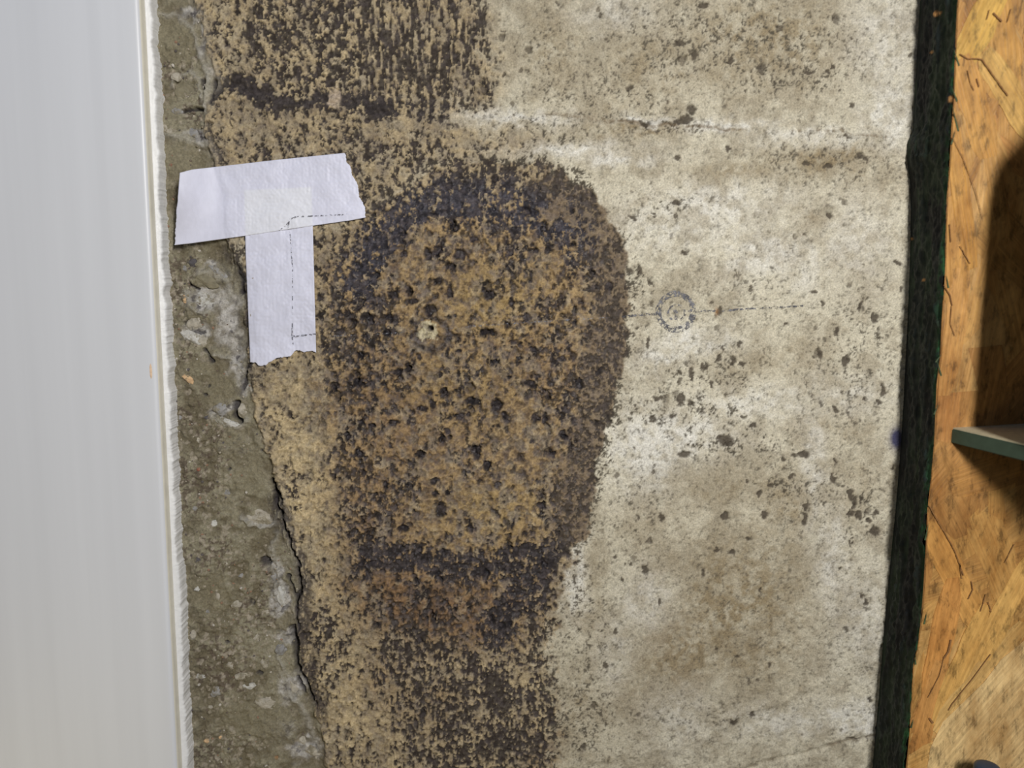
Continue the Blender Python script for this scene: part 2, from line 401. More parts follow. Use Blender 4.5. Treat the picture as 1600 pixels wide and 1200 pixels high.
# relief ---------------------------------------------------------------
H = np.zeros(SH)   # metres towards the room
H += 0.0005*(n_big-0.5) + 0.0010*(n_med-0.5)*(0.55+0.9*T) + 0.0009*(n_fine-0.5)*(0.55+1.1*T) + 0.00035*(n_f2-0.5)*(0.4+T)
H += 0.00035*(n_str-0.5)*np.clip(mixs+0.3*T, 0, 1)
H -= 0.00045*dark*(0.35+0.75*T)
# shutter board joint across the wall and its torn ridge
jl = [(300,140),(380,150),(470,158),(560,172),(660,176),(780,185),(900,190),(1040,190),(1120,196),(1250,204),(1420,214),(1700,230)]
dj = dline(jl, px+10*wx1+6*wx2, py+22*wy1+8*wy2)
H += 0.0007*np.exp(-(dj/7)**2)*sst(0.35, 0.6, n_big2+0.1)
yj = np.interp(px, [p[0] for p in jl], [p[1] for p in jl])
H += 0.0006*sst(-4, 4, py+16*wy1-yj)
H -= 0.0009*np.exp(-(dline([(345,130),(430,158),(520,160),(620,176),(700,186)], qx, qy)/6)**2)
jl2 = [(700,1260),(900,1190),(1010,1172),(1110,1150),(1150,1120),(1240,1085),(1290,1060)]
jl3 = [(1150,1200),(1280,1170),(1350,1150),(1400,1138)]
H -= 0.0006*np.exp(-(dline(jl3, px, py+12*wy1)/3)**2); H += 0.0005*np.exp(-(dline(jl2, px, py+16*wy1)/5)**2)
H -= 0.0016*np.exp(-(dline([(858,425),(868,460),(885,485)], qx, qy)/6)**2)

seam = np.exp(-(dline([(700,196),(860,176),(1000,194),(1100,197),(1190,207),(1300,206),(1424,218)], px, py+14*wy1+6*wy2)/2.6)**2)*sst(0.40, 0.55, n_big2*0.5+n_str*0.5)*sst(820, 900, px)
Cc = lerp(Cc, cl((104,88,66)), seam*0.75); H -= 0.0006*seam
Cc = lerp(Cc, cl((96,84,66)), 0.7*np.exp(-(dline(jl3, px, py+12*wy1)/2.2)**2)*sst(0.42, 0.55, n_big2))
# pits -----------------------------------------------------------------
pits = []
for l in """720,398,9,8 631,397,5,7 703,416,8,7 684,439,8,5 703,457,7,10 673,484,8,10 615,461,8,6 646,472,8,5 765,460,12,8 798,472,5,8 858,388,6,9
838,391,5,6 795,397,8,4 741,374,5,6 711,491,4,4 823,496,7,5 762,520,13,6 603,520,6,6 562,553,7,6 774,565,6,5 702,547,4,4 637,574,6,9 897,502,4,4
816,442,3,4 754,452,4,6 609,493,5,8 576,500,7,10 637,578,7,8 621,582,9,5 558,599,11,8 694,614,10,8 672,612,5,4 688,587,4,7 777,633,11,10
790,653,7,10 739,627,13,7 837,653,7,8 852,656,6,11 717,651,6,7 730,648,5,5 660,639,10,5 675,633,5,9 615,660,9,6 582,663,6,5 568,659,5,7 655,710,9,8
744,707,9,11 762,728,5,8 862,710,5,8 612,698,4,4 688,797,9,13 680,770,6,5 780,758,8,5 847,791,8,6 736,824,5,11 630,825,9,5 801,818,4,10
850,884,5,6 678,752,6,5 699,767,5,4 560,707,5,9 543,683,6,8 1008,890,5,8 830,600,12,6 640,760,6,5 600,760,5,8 720,550,4,4 655,560,5,6
590,430,7,5 830,545,6,4 880,560,8,5 905,600,5,8 812,560,5,5 795,590,5,4 745,585,4,8 700,675,5,4 830,690,6,5 880,680,6,9 600,600,5,5 585,625,5,4
1071,187,13,7 1080,170,7,9 1060,191,9,4 1005,193,11,4 1257,255,8,5 1293,260,7,4 1344,243,8,5 1352,250,6,4 1057,246,4,4 1137,232,4,5 1141,94,5,7 1087,87,5,8 1062,66,10,5
1264,112,8,4 1293,112,6,4 1332,165,4,5 1323,213,6,4 1098,9,10,5 1056,318,11,4 987,340,8,3 1296,339,5,5 1070,397,7,4 999,421,4,8 1011,536,3,10
1124,485,4,9 1144,564,5,9 1159,569,6,4 1080,584,4,12 1060,581,3,8 1281,555,5,11 1064,625,7,9 1079,629,7,6 1029,623,9,4 1154,537,3,6 1229,506,4,4
1285,475,3,7 1272,456,4,4 1127,547,2,8 1366,497,6,11 1345,477,4,10 1401,411,5,3 1321,565,5,11 1372,525,3,6 1307,517,4,10 1366,829,10,7 1357,816,4,5
1329,772,5,9 1346,780,3,9 1331,800,6,5 1340,804,4,8 1367,800,3,6 1379,610,4,12 1395,729,3,6 1329,845,2,7 1133,687,14,8 1140,694,8,5 1068,710,10,6
1131,806,8,7 1035,808,4,8 1194,803,7,6 1260,792,5,10 1257,812,5,10 1143,864,6,4 1119,857,4,4 1255,710,10,6 1240,712,6,5 1222,717,5,6 1334,785,5,12
1150,1025,4,4 1187,920,4,4 1360,1093,4,5 1147,1128,10,4 1334,1153,12,3 1175,1116,5,4 1167,752,5,4 1203,758,4,4 1186,770,4,6 1225,765,4,4 1168,840,4,4
1236,743,5,5 1300,745,4,9 1305,720,3,6 1312,890,4,4 1350,940,3,7 1345,930,4,4 1030,940,3,8 960,985,4,6 945,1040,4,3 990,700,3,3 1020,655,4,6 1050,650,5,4
1160,650,5,5 1175,665,6,4 1125,560,4,7 1112,600,4,7 1100,575,4,5 1305,640,5,5 1350,625,4,4 1372,630,4,4 960,870,4,4 972,905,3,5 985,880,3,3 1300,105,3,3 1330,60,3,3
425,340,3,3 1015,440,4,3 1020,335,5,2 672,513,5,6""".split():
    pits.append(tuple(float(v) for v in l.split(',')))
named = len(pits)
cand = rng.rand(60000, 2)*[1230, 1320] + [220, -60]
ix = np.clip(np.searchsorted(ax, [P(c[0], c[1])[0] for c in cand]), 0, SH[0]-1)
iz = np.clip(np.searchsorted(az, [P(c[0], c[1])[2] for c in cand]), 0, SH[1]-1)
Bc, Tc, Cc_ = B[ix, iz], T[ix, iz], Cv[ix, iz]
keep = rng.rand(len(cand)) < (0.030*Bc + 0.006*Tc + 0.05*np.clip(Cc_, 0, 0.25)*(1-Tc) + 0.003*(1-Tc))
for (cx, cy), b, t in zip(cand[keep], Bc[keep], Tc[keep]):
    r = 1.6 + rng.gamma(1.6, 1.0)*(0.9+0.5*b); r = min(r, 7)
    pits.append((cx, cy, r*rng.uniform(.7, 1.1), r*rng.uniform(.9, 1.6)))
pitm = np.zeros(SH)
for k, (cx, cy, rx, ry) in enumerate(pits):
    X0, _, Z0 = P(cx, cy); rm = max(rx, ry)*2.0/4000
    a0, a1 = np.searchsorted(ax, [X0-rm, X0+rm]); b0, b1 = np.searchsorted(az, [Z0-rm, Z0+rm])
    if a1-a0 < 2 or b1-b0 < 2: continue
    sl = (slice(a0, a1), slice(b0, b1))
    rot = rng.uniform(-0.5, 0.5) if k >= named else rng.uniform(-0.2, 0.2)
    dx = (px[sl]-cx)+9*wx2[sl]+5.5*wx3[sl]; dy = (py[sl]-cy)+9*wy2[sl]+5.5*wy3[sl]
    ex = dx*math.cos(rot)-dy*math.sin(rot); ey = dx*math.sin(rot)+dy*math.cos(rot)
    e = np.sqrt((ex/rx)**2+(ey/ry)**2)
    m = 1-sst(0.72, 1.12, e)
    rr = min(rx, ry)
    dep = min(0.00022*rr, 0.0017)*(1.0 if cx < 960 else 0.55)
    H[sl] -= dep*m
    pitm[sl] = np.maximum(pitm[sl], m*(1.0 if k < named else rng.uniform(.5, .95)))
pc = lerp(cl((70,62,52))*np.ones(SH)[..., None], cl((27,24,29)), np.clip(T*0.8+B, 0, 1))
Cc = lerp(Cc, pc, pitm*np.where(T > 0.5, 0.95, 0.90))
wet = np.maximum(wet, pitm*B*0.9)*sst(0.55, 0.85, rank(fbm(WX, WY, 4.0, 2, 91)))

# drilled star with its wet ring, pale chip by the joint, rust beside a nick, soft blue spot
dh = np.hypot(px-668, py-514)
Cc = lerp(Cc, cl((186,176,146)), (1-sst(11, 14, dh+34*(n_med-0.5)+14*wx2))*0.95)
hole = 1-sst(3.0, 5.5, np.hypot(px-673, py-513)); Cc = lerp(Cc, cl((30,26,30)), hole); H -= 0.0025*hole
ring = np.exp(-((np.hypot(px-675, py-522)-25)/6)**2)*sst(0.3, 0.5, n_med+0.1)*(1-sst(-0.2, 0.6, (dh < 15)*1.0))
Cc = lerp(Cc, cl((36,34,42)), ring*0.95); wet = np.maximum(wet, ring)
chip = 1-sst(9, 14, np.hypot(px-524, (py-153)*0.85)+14*wx2); Cc = lerp(Cc, cl((176,160,140)), chip*0.9); H += 0.0004*chip
Cc = lerp(Cc, cl((150,110,70)), np.exp(-(((px-1119)/3)**2+((py-487)/6)**2))*0.8)
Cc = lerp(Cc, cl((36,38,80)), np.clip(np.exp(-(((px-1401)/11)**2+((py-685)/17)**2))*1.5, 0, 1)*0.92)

mot = 0.80+0.26*rank(n_fine*0.5+n_f2*0.5)+0.16*rank(n_m2)
Cc = Cc*(1+(mot-1)*(0.35+0.65*T))[..., None]
Cc = lerp(Cc, cl((92,84,84)), (0.30+0.15*B)[..., None][..., 0]*sst(0.50, 0.95, rank(fbm(WX, WY, 6, 4, 33)))*T)
# grey mortar strip beside the trim -----------------------------------
ledge = [(285,-300),(300,0),(316,40),(325,90),(336,130),(322,165),(316,200),(328,240),(338,270),(345,330),(352,380),(374,420),(384,480),(387,540),(392,590),(396,630),
 (402,665),(412,695),(425,730),(434,770),(442,815),(450,840),(462,880),(470,915),(462,960),(462,1000),(470,1040),(478,1070),(493,1110),(502,1150),(512,1200),(530,1400)]
strip = ledge + [(-900, 1400), (-900, -300)]
lx = px+12*wx1+10*wx2; ly = py+12*wy1+10*wy2
d_s = sdpoly(strip, lx, ly)
G = 1-sst(-3.5, 3.5, d_s)
sn = fbm(WX, WY, 16, 5, 41); sn2 = fbm(WX, WY, 5, 3, 42); sb = fbm(WX, WY, 70, 3, 43)
rough_m = np.zeros(SH)
for cx, cy, rx, ry in ((275,110,40,50),(300,170,30,50),(300,760,60,90),(330,700,50,60),(290,650,40,60),(330,870,60,60),(340,1040,80,90),(400,960,60,60),(280,450,40,90),(330,1180,90,40),(290,560,30,40),(420,900,30,40)):
    rough_m = np.maximum(rough_m, np.exp(-(((qx-cx)/rx)**2+((qy-cy)/ry)**2)))
mort = lerp(cl((103,95,76)), cl((134,128,108)), sst(0.35, 0.65, sn*0.6+sb*0.4))
spk = sst(0.56, 0.68, rank(sn2*0.7+n_med*0.3)*0.75*rough_m+0.25*rank(sn))
mort = lerp(mort, cl((84,72,62)), spk*0.75)
spk2 = sst(0.80, 0.92, rank(fbm(WX, WY, 6, 2, 45)))*(0.25+0.75*rough_m)
mort = lerp(mort, cl((160,150,135)), spk2*0.8)
gp = np.zeros(SH)
for cx, cy, rx, ry, v in ((300,18,26,14,.9),(318,60,10,40,.8),(325,110,12,30,.5),(310,205,34,14,.9),(325,170,18,20,.6),(330,420,22,12,.6),(316,470,34,30,.8),(300,520,30,18,.8),(350,500,30,70,.75),(370,560,22,50,.8),
    (380,610,14,20,.6),(350,640,26,14,.8),(370,700,44,20,.45),(405,820,34,16,.6),(425,900,22,30,.6),(437,940,16,34,.8),(440,1000,22,18,.7),(450,1080,24,30,.7),(480,1180,40,22,.8),(440,1140,40,20,.5),(345,440,20,30,.6)):
    gp = np.maximum(gp, v*np.exp(-(((qx-cx)/rx)**2+((qy-cy)/ry)**2)))
mort = lerp(mort, lerp(cl((138,134,128)), cl((172,168,162)), sst(0.4, 0.62, n_med)), sst(0.2, 0.75, gp*(0.5+n_med)))
lob = np.zeros(SH)
for cx, cy, rx, ry in ((268,62,34,38),(285,250,40,22),(330,436,34,14),(305,490,22,10),(300,580,26,16),(345,615,32,26),(370,700,46,26),(390,745,30,30),(320,935,36,30),(440,975,12,14),(400,1130,60,30)):
    lob = np.maximum(lob, 1-sst(0.8, 1.1, np.sqrt(((qx-cx)/rx)**2+((qy-cy)/ry)**2)))
mort = lerp(mort, cl((123,116,95)), lob*0.7)
mort = lerp(mort, cl((60,56,60)), sst(0.86, 0.93, rank(fbm(WX, WY, 8, 3, 47)))*gp)
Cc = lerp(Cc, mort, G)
# pale broken lip and cracks along the ledge, their shade painted dark
lip = np.exp(-((d_s-2)/9)**2)*sst(0.42, 0.6, n_big2)
Cc = lerp(Cc, cl((158,150,136)), lip*0.45)
wet = wet*(1-G)
slope = 1-sst(-26, 4, d_s)
HS = -0.0016 - 0.0017*slope + 0.0026*(sn-0.5) + 0.0017*(sn2-0.5)*(0.35+rough_m) + 0.0010*(np.abs(fbm(WX, WY, 9, 4, 46)-0.5)*4-0.4)*rough_m + 0.0008*(sb-0.5) - 0.0006*spk + 0.0006*lob
H = H*(1-G) + HS*G
# flow ridges and scooped edges left in the mortar
for pts, w in (([(240,18),(272,20),(296,42),(312,92)], 4),([(262,132),(268,118),(292,110),(306,122),(312,158)], 3.5),([(242,210),(258,206),(300,222),(322,226)], 5),([(316,100),(322,130),(318,170)], 4),
       ([(305,425),(330,425),(350,440),(356,470)], 5),([(288,455),(292,480),(318,492),(330,478)], 3.5),([(332,556),(352,560),(382,585)], 3),([(326,650),(345,666),(368,668),(386,656)], 4),
       ([(372,810),(385,826),(420,826),(430,812)], 3),([(430,835),(420,860),(432,900),(426,930)], 4),([(445,1010),(430,1030),(440,1050)], 3),([(450,1090),(475,1120),(488,1160)], 5)):
    dd = dline(pts, px+10*wx2, py+10*wy2); m = np.exp(-(dd/w)**2)*G
    H += 0.0011*m; Cc = lerp(Cc, cl((158,154,144)), m*0.55)
# fissures along the broken edge, with the ledge's shade painted in dark
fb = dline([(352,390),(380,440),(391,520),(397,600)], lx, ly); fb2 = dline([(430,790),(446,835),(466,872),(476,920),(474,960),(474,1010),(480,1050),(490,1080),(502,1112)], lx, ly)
fis_shade = sst(0.12, 0.45, rank(n_str*0.7+n_f2*0.3))*np.maximum(0.75*np.exp(-(fb/15)**2), np.clip(1.25*np.exp(-(fb2/13)**2), 0, 1))
H -= 0.0007*fis_shade; Cc = lerp(Cc, cl((56,50,50)), fis_shade*0.80)
for pts, w, dpt in (([(424,752),(430,772),(428,790),(437,806)], 4, .0032),([(426,770),(438,780)], 3, .0022),([(438,810),(446,832),(456,862),(468,884)], 3, .0022),
      ([(466,890),(470,920),(462,945)], 3, .0025),([(448,905),(462,940),(466,985)], 3, .002),([(455,985),(462,1010),(460,1030),(466,1050)], 6, .0032),([(470,1060),(484,1085),(494,1104)], 3, .0024),
      ([(462,1062),(474,1088)], 2.5, .002),([(278,173),(300,168),(314,170)], 3, .0022),([(366,632),(362,650),(372,658)], 5, .003),([(311,122),(316,136)], 3, .0016),([(290,443),(306,452)], 2.5, .0015),
      ([(372,415),(378,440),(376,456)], 6, .001),([(386,490),(392,540)], 4, .0014),([(316,548),(326,566)], 3, .0018),([(330,158),(334,126)], 4, .0012),([(388,570),(378,610)], 3, .0016)):
    dd = dline(pts, px+7*wx2, py+5*wy2); m = 1-sst(w*0.5, w*1.3, dd)
    H -= dpt*m; Cc = lerp(Cc, cl((46,42,46)), m*0.85)  # crack grooves, with shade painted dark into their colour
for cx, cy, r in ((286,505,6),(412,881,9),(401,1058,5),(350,1009,4),(322,604,3),(315,618,3),(407,706,3),(354,736,3),(391,947,5),(309,510,4)):
    m = 1-sst(0.6, 1.2, np.hypot(px-cx+6*wx2, (py-cy)*1.2+6*wy2)/r); H -= 0.0003*r*m; Cc = lerp(Cc, cl((58,54,56)), m*0.85)
Cc = Cc*(0.93+0.14*rank(n_fine))[..., None]
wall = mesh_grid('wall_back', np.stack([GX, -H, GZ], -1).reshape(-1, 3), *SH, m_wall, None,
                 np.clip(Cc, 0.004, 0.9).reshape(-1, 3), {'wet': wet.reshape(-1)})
tag(wall, 'rough concrete wall with a dark wet brown stain between white trim and green board', kind='structure')

def hsample(X, Z):
    i = np.clip(np.searchsorted(ax, X)-1, 0, SH[0]-2); j = np.clip(np.searchsorted(az, Z)-1, 0, SH[1]-2)
    u = np.clip((X-ax[i])/(ax[i+1]-ax[i]), 0, 1); v = np.clip((Z-az[j])/(az[j+1]-az[j]), 0, 1)
    return (H[i, j]*(1-u)+H[i+1, j]*u)*(1-v)+(H[i, j+1]*(1-u)+H[i+1, j+1]*u)*v

# ------------------------------------------------------------------ stones in the mortar
def stone_mesh(seed, ang=0.25):
    r = random.Random(seed); bm = bmesh.new(); bmesh.ops.create_icosphere(bm, subdivisions=3, radius=1.0)
    from mathutils import noise as NZ
    pl = [(Vector((r.gauss(0, 1), r.gauss(0, 1), r.gauss(0, 1))).normalized(), r.uniform(.62, .92)) for _ in range(11)]
    for v in bm.verts:
        for n, d in pl:
            k = v.co.dot(n)
            if k > d: v.co -= n*(k-d)*0.9
        v.co *= 1+0.30*NZ.noise(v.co*1.6+Vector((seed, 0, 0)))+0.14*NZ.noise(v.co*4.5)+r.uniform(-.02, .02)
    me = bpy.data.meshes.new('stone'); bm.to_mesh(me); bm.free()
    for p in me.polygons: p.use_smooth = False
    me.materials.append(m_stone); return me
smesh = [stone_mesh(s) for s in range(9)]
pale, white, grey, olive, peach, red, dk = (165,158,144), (184,182,176), (140,138,136), (124,117,96), (206,172,132), (150,84,66), (78,74,76)
stones = [(272,118,9,7,0,pale),(284,140,19,14,30,olive),(272,172,9,6,20,grey),(247,197,11,12,-15,pale),(262,204,8,6,0,pale),(300,206,26,10,12,grey),(283,419,5,5,0,grey),
 (296,410,8,7,30,dk),(337,424,16,7,35,grey),(322,440,22,9,18,olive),(312,470,20,15,10,white),(284,468,4,8,-20,peach),(296,528,24,9,28,white),(311,534,9,9,0,pale),(300,505,15,12,0,pale),(289,593,13,6,35,peach),
 (341,640,13,12,20,grey),(352,662,21,7,18,white),(377,646,9,14,-10,pale),(400,812,22,15,8,pale),(305,737,4,4,0,red),(330,822,6,6,0,white),(344,695,5,4,0,dk),(300,797,4,4,0,grey),(350,773,6,5,0,grey),
 (304,924,5,4,0,white),(336,936,4,8,-10,pale),(366,949,11,6,-25,pale),(391,946,5,5,0,dk),(410,962,11,7,10,pale),(297,997,6,9,10,pale),(397,1003,5,8,10,pale),(437,1018,10,9,0,grey),
 (411,1040,8,12,25,pale),(356,1046,9,7,10,pale),(307,1064,9,6,0,white),(334,1088,13,8,-40,grey),(374,1063,15,6,-12,pale),(385,1080,20,7,-10,white),(417,1077,8,9,0,olive),(411,1106,19,13,12,pale),
 (437,933,9,18,-8,white),(455,1080,7,16,-30,pale),(425,905,8,12,0,grey),(486,1180,13,9,20,pale),(470,1165,8,8,0,pale),(303,880,6,5,0,dk),(262,256,4,3,0,red),(305,690,5,5,0,pale),(318,655,5,4,0,dk),
 (350,885,4,4,0,pale),(320,960,4,3,0,grey),(372,905,5,4,0,grey),(323,1112,5,4,0,pale),(318,1165,5,4,0,peach),(340,1160,4,3,0,peach),(428,1192,5,5,0,(160,120,80)),(275,655,4,4,0,grey)]
for k, (cx, cy, rx, ry, rot, c) in enumerate(stones):
    X, _, Z = P(cx, cy); h = float(hsample(np.array([X]), np.array([Z]))[0])
    o = bpy.data.objects.new('stone', smesh[k % 9]); COL.objects.link(o); o.parent = wall
    rz = min(rx, ry)*0.00025*0.62
    o.location = (X, -h+rz*0.30, Z); o.rotation_euler = (0, math.radians(rot), 0)
    o.scale = (rx*0.00025, rz, ry*0.00025)
    o.color = (*alb(c), 1)
# ---- loose grit, too fine to pick apart
bm = bmesh.new(); gcol = []
gr = random.Random(3)
n = 0
while n < 620:
    cx, cy = gr.uniform(245, 500), gr.uniform(-10, 1210)
    X, _, Z = P(cx, cy); i, j = np.searchsorted(ax, X), np.searchsorted(az, Z)
    if G[i, j] < 0.95 or gr.random() > 0.15+rough_m[i, j]: continue
    n += 1; r = gr.uniform(0.8, 2.6)*0.00025; h = H[i, j]
    m = Matrix.Translation((X, -h+r*0.2, Z)) @ Matrix.Rotation(gr.uniform(0, 6), 4, Vector((gr.random(), gr.random(), gr.random()+.1)).normalized()) @ Matrix.Diagonal((r*gr.uniform(.7, 1.5), r, r*gr.uniform(.7, 1.3), 1))
    nv = len(bm.verts); bmesh.ops.create_icosphere(bm, subdivisions=1, radius=1.0, matrix=m)
    c = alb(gr.choice([(160,152,136),(150,140,124),(178,172,162),(104,92,80),(88,82,80),(140,112,92),(122,114,96),(122,114,96)])); gcol += [c]*(len(bm.verts)-nv)
m_grit = mat_tint('mortar_grit', 0.8, 500, 0.8, 1.15, 0.3, 0.0003)
grit = link_bm('grit', bm, m_grit, wall); grit['kind'] = 'stuff'
a = grit.data.color_attributes.new('tint', 'FLOAT_COLOR', 'POINT')
a.data.foreach_set('color', np.concatenate([np.array(gcol), np.ones((len(gcol), 1))], 1).astype(np.float32).ravel())

# ------------------------------------------------------------------ white trim and its caulk
HT = 0.0085
def xedge(z, pts, y):
    """world x of an edge drawn through picture points, lying in plane y"""
    W_ = [P(a, b, y) for a, b in pts]; zs = [w[2] for w in W_]; xs = [w[0] for w in W_]
    o = np.argsort(zs); zs = np.array(zs)[o]; xs = np.array(xs)[o]
    r = np.interp(z, zs, xs)
    s0 = (xs[1]-xs[0])/(zs[1]-zs[0]); s1 = (xs[-1]-xs[-2])/(zs[-1]-zs[-2])
    r = np.where(z < zs[0], xs[0]+(z-zs[0])*s0, r); return np.where(z > zs[-1], xs[-1]+(z-zs[-1])*s1, r)
zt = np.linspace(ZW-0.45, ZW+0.45, 60)
cor = xedge(zt, [(217,0),(277,1200)], -HT)
prof = [(-0.34, 0.006), (-0.34, -HT+.001)]
for x in np.linspace(-0.33, -0.004, 14): prof.append((x, -HT))
R_ = 0.0020
for k in range(9):
    t = math.pi/2*k/8; prof.append((-R_+R_*math.sin(t), -HT+R_-R_*math.cos(t)))
prof += [(0.0001, -0.0050), (0.0001, -0.003), (0.0001, 0.0), (0.0001, 0.006)]
V = np.array([[c+x, y, z] for z, c in zip(zt, cor) for x, y in prof])
trim = mesh_grid('trim_1', V, len(zt), len(prof), m_trim)
trim.data.materials.append(mat_plain('aged_cream_paint', (216,212,198), 0.4, 200, 0.05, 0.1))
np_ = len(prof)-1
for i_, p_ in enumerate(trim.data.polygons):
    if i_ % np_ >= 21: p_.material_index = 1
tag(trim, 'glossy white painted trim board along the left edge of the wall', kind='structure')
zc = np.arange(ZW-0.2, ZW+0.2, 0.0003)
outer = xedge(zc, [(236,0),(240,60),(237,130),(243,215),(248,250),(249,330),(253,400),(256,500),(258,600),(262,680),(273,760),(279,850),(286,900),(289,1000),(294,1080),(299,1200)], -0.001)
inner = xedge(zc, [(217,0),(277,1200)], -HT) - 0.0002
outer = np.maximum(outer - 0.0004 + 0.0012*(fbm(zc*4000, zc*0, 60, 3, 53)-0.5), inner + 0.0020)
rag = 0.0028*(fbm(zc*4000, zc*0, 26, 6, 51, gain=0.8)-0.5)
cp = []
for u, y in ((0, -0.0044), (0.25, -0.0037), (0.55, -0.0036), (0.85, -0.0033), (0.95, -0.0030), (1.0, -0.0022), (0.99, 0.0000), (0.96, 0.006)):
    cp.append(np.stack([inner*(1-u)+outer*u+rag*max(0, (u-0.6)/0.4), y + 0.0003*(fbm(zc*4000, zc*0, 40, 2, 52)-0.5), zc], -1))
V = np.stack(cp, 1).reshape(-1, 3)
mesh_grid('caulk', V, len(zc), len(cp), m_caulk, trim)
# small rust fleck and dark speck on the paint
for cx, cy, rx, rz, c, nm in ((239, 580, .0006, .0035, (214,186,158), 'paint_scuff'),):
    X, _, Z = P(cx, cy, -HT); bm = bmesh.new()
    bmesh.ops.create_icosphere(bm, subdivisions=2, radius=1, matrix=Matrix.Translation((X-0.0008, -HT+0.0001, Z)) @ Matrix.Diagonal((rx, .0002, rz, 1)))
    link_bm(nm, bm, mat_plain('scuffed_paint', c, 0.7, 900, 0.15), trim, True)

# ------------------------------------------------------------------ masking tape
def curve(pts, t):
    p = np.array(pts, float); s = np.r_[0, np.cumsum(np.hypot(*np.diff(p, axis=0).T))]; s /= s[-1]
    return np.stack([np.interp(t, s, p[:, 0]), np.interp(t, s, p[:, 1])], -1)
def tape(name, top, bot, left, right, nu, nv, yfun, label, tear):
    u = np.linspace(0, 1, nu); v = np.linspace(0, 1, nv)
    T_, B_, L_, R2 = curve(top, u), curve(bot, u), curve(left, v), curve(right, v)
    U_, V_ = u[:, None, None], v[None, :, None]
    c = (1-V_)*T_[:, None]+V_*B_[:, None] + (1-U_)*L_[None]+U_*R2[None] - ((1-U_)*(1-V_)*T_[0]+U_*(1-V_)*T_[-1]+(1-U_)*V_*B_[0]+U_*V_*B_[-1])
    c = tear(c, u, v)
    X = np.empty((nu, nv)); Z = np.empty((nu, nv))
    yy = yfun(c[..., 0], c[..., 1])
    a_, dy_, dz_ = ray(c[..., 0], c[..., 1]); s = (yy+D)/dy_
    X = a_*s; Z = CZ+dz_*s
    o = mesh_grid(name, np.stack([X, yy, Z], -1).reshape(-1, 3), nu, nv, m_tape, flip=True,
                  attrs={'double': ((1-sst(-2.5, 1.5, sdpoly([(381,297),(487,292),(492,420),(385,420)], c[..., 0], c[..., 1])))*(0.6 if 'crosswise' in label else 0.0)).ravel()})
    md = o.modifiers.new('thickness', 'SOLIDIFY'); md.thickness = 0.00016; md.offset = 0
    return tag(o, label, 'tape', 'masking tape strips in a T')
def nz1(x, s, seed): return fbm(np.asarray(x, float), np.zeros(np.shape(x)), s, 4, seed, gain=0.7)-0.5
def smoothH(cx, cy):
    out = 0
    for ox, oy in ((0,0),(7,0),(-7,0),(0,7),(0,-7),(5,5),(-5,5),(5,-5),(-5,-5)):
        a_, dy_, dz_ = ray(cx+ox, cy+oy); s = D/dy_
        out = out + np.maximum(hsample((a_*s).ravel(), (CZ+dz_*s).ravel()).reshape(cx.shape), -0.0012)
    return out/9
def yv(cx, cy): return -smoothH(cx, cy)*0.8 - 0.00100
def yh(cx, cy):
    base = -np.maximum(smoothH(cx, cy), -0.0004)*0.7 - 0.00135
    lift = 0.0080*(1-sst(268, 345, cx))*(1-0.75*sst(290, 383, cy))
    return base - lift - 0.00012*np.sin((cx-cy*0.3)/17.0)
def tear_v(c, u, v):
    w = np.clip((v-0.9)/0.1, 0, 1)[None, :]
    c[..., 1] += w*(nz1(c[..., 0], 7, 61)*9); return c
def tear_h(c, u, v):
    w = np.clip((u-0.93)/0.07, 0, 1)[:, None]; c[..., 0] += w*nz1(c[..., 1], 9, 62)*8
    w = np.clip((0.06-u)/0.06, 0, 1)[:, None]; c[..., 0] += w*nz1(c[..., 1], 6, 63)*5*sst(300, 340, c[..., 1]); return c
tv = tape('masking_tape', [(381,297),(487,292)], [(391,566),(408,571),(418,568),(432,561),(452,557),(462,549),(480,549),(494,551)],
     [(381,297),(384,400),(391,566)], [(487,292),(490,400),(494,551)], 70, 160, yv,
     'upright strip of white masking tape, lower stroke of the T, torn at its bottom', tear_v)
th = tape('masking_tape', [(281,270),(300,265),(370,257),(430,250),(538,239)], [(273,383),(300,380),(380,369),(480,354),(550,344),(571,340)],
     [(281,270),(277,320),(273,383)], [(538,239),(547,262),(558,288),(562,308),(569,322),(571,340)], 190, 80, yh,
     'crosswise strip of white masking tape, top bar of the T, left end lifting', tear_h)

# ------------------------------------------------------------------ pencil marks
m_pw = mat_pencil('graphite_on_dry_concrete', (92,92,98), 0.44, 0.5, 0.2)
m_pd = mat_pencil('graphite_painted_sheen', (150,152,162), 0.52, 0.45, 0.2)  # shine of the graphite painted as a lighter grey
m_pt = mat_pencil('graphite_on_tape', (112,112,120), 0.48, 0.6, 0.1)
def ribbon(name, pts, w, mat, parent, yf, closed=False, wob=1.0, label=None):
    p = np.array(pts, float); L = np.hypot(*np.diff(p, axis=0).T).sum(); n = int(L/1.6)+2
    c = curve(pts, np.linspace(0, 1, n))
    c[:, 1] += nz1(c[:, 0]*1.0+c[:, 1]*0.7, 6, 71)*wob
    t = np.gradient(c, axis=0); t /= np.linalg.norm(t, axis=1)[:, None]+1e-9; nn = np.stack([-t[:, 1], t[:, 0]], -1)
    ww = w*(0.75+0.7*(nz1(c[:, 0]+c[:, 1], 5, 72)+0.5))
    q = np.stack([c-nn*ww[:, None]/2, c, c+nn*ww[:, None]/2], 1)
    yy = yf(q[..., 0], q[..., 1]); a_, dy_, dz_ = ray(q[..., 0], q[..., 1]); s = (yy+D)/dy_
    V = np.stack([a_*s, yy, CZ+dz_*s], -1).reshape(-1, 3)
    o = mesh_grid(name, V, n, 3, mat, parent)
    if label: o['label'] = label
    return o
def ywall(cx, cy):
    a_, dy_, dz_ = ray(cx, cy); s = D/dy_
    return -hsample((a_*s).ravel(), (CZ+dz_*s).ravel()).reshape(cx.shape) - 0.00010
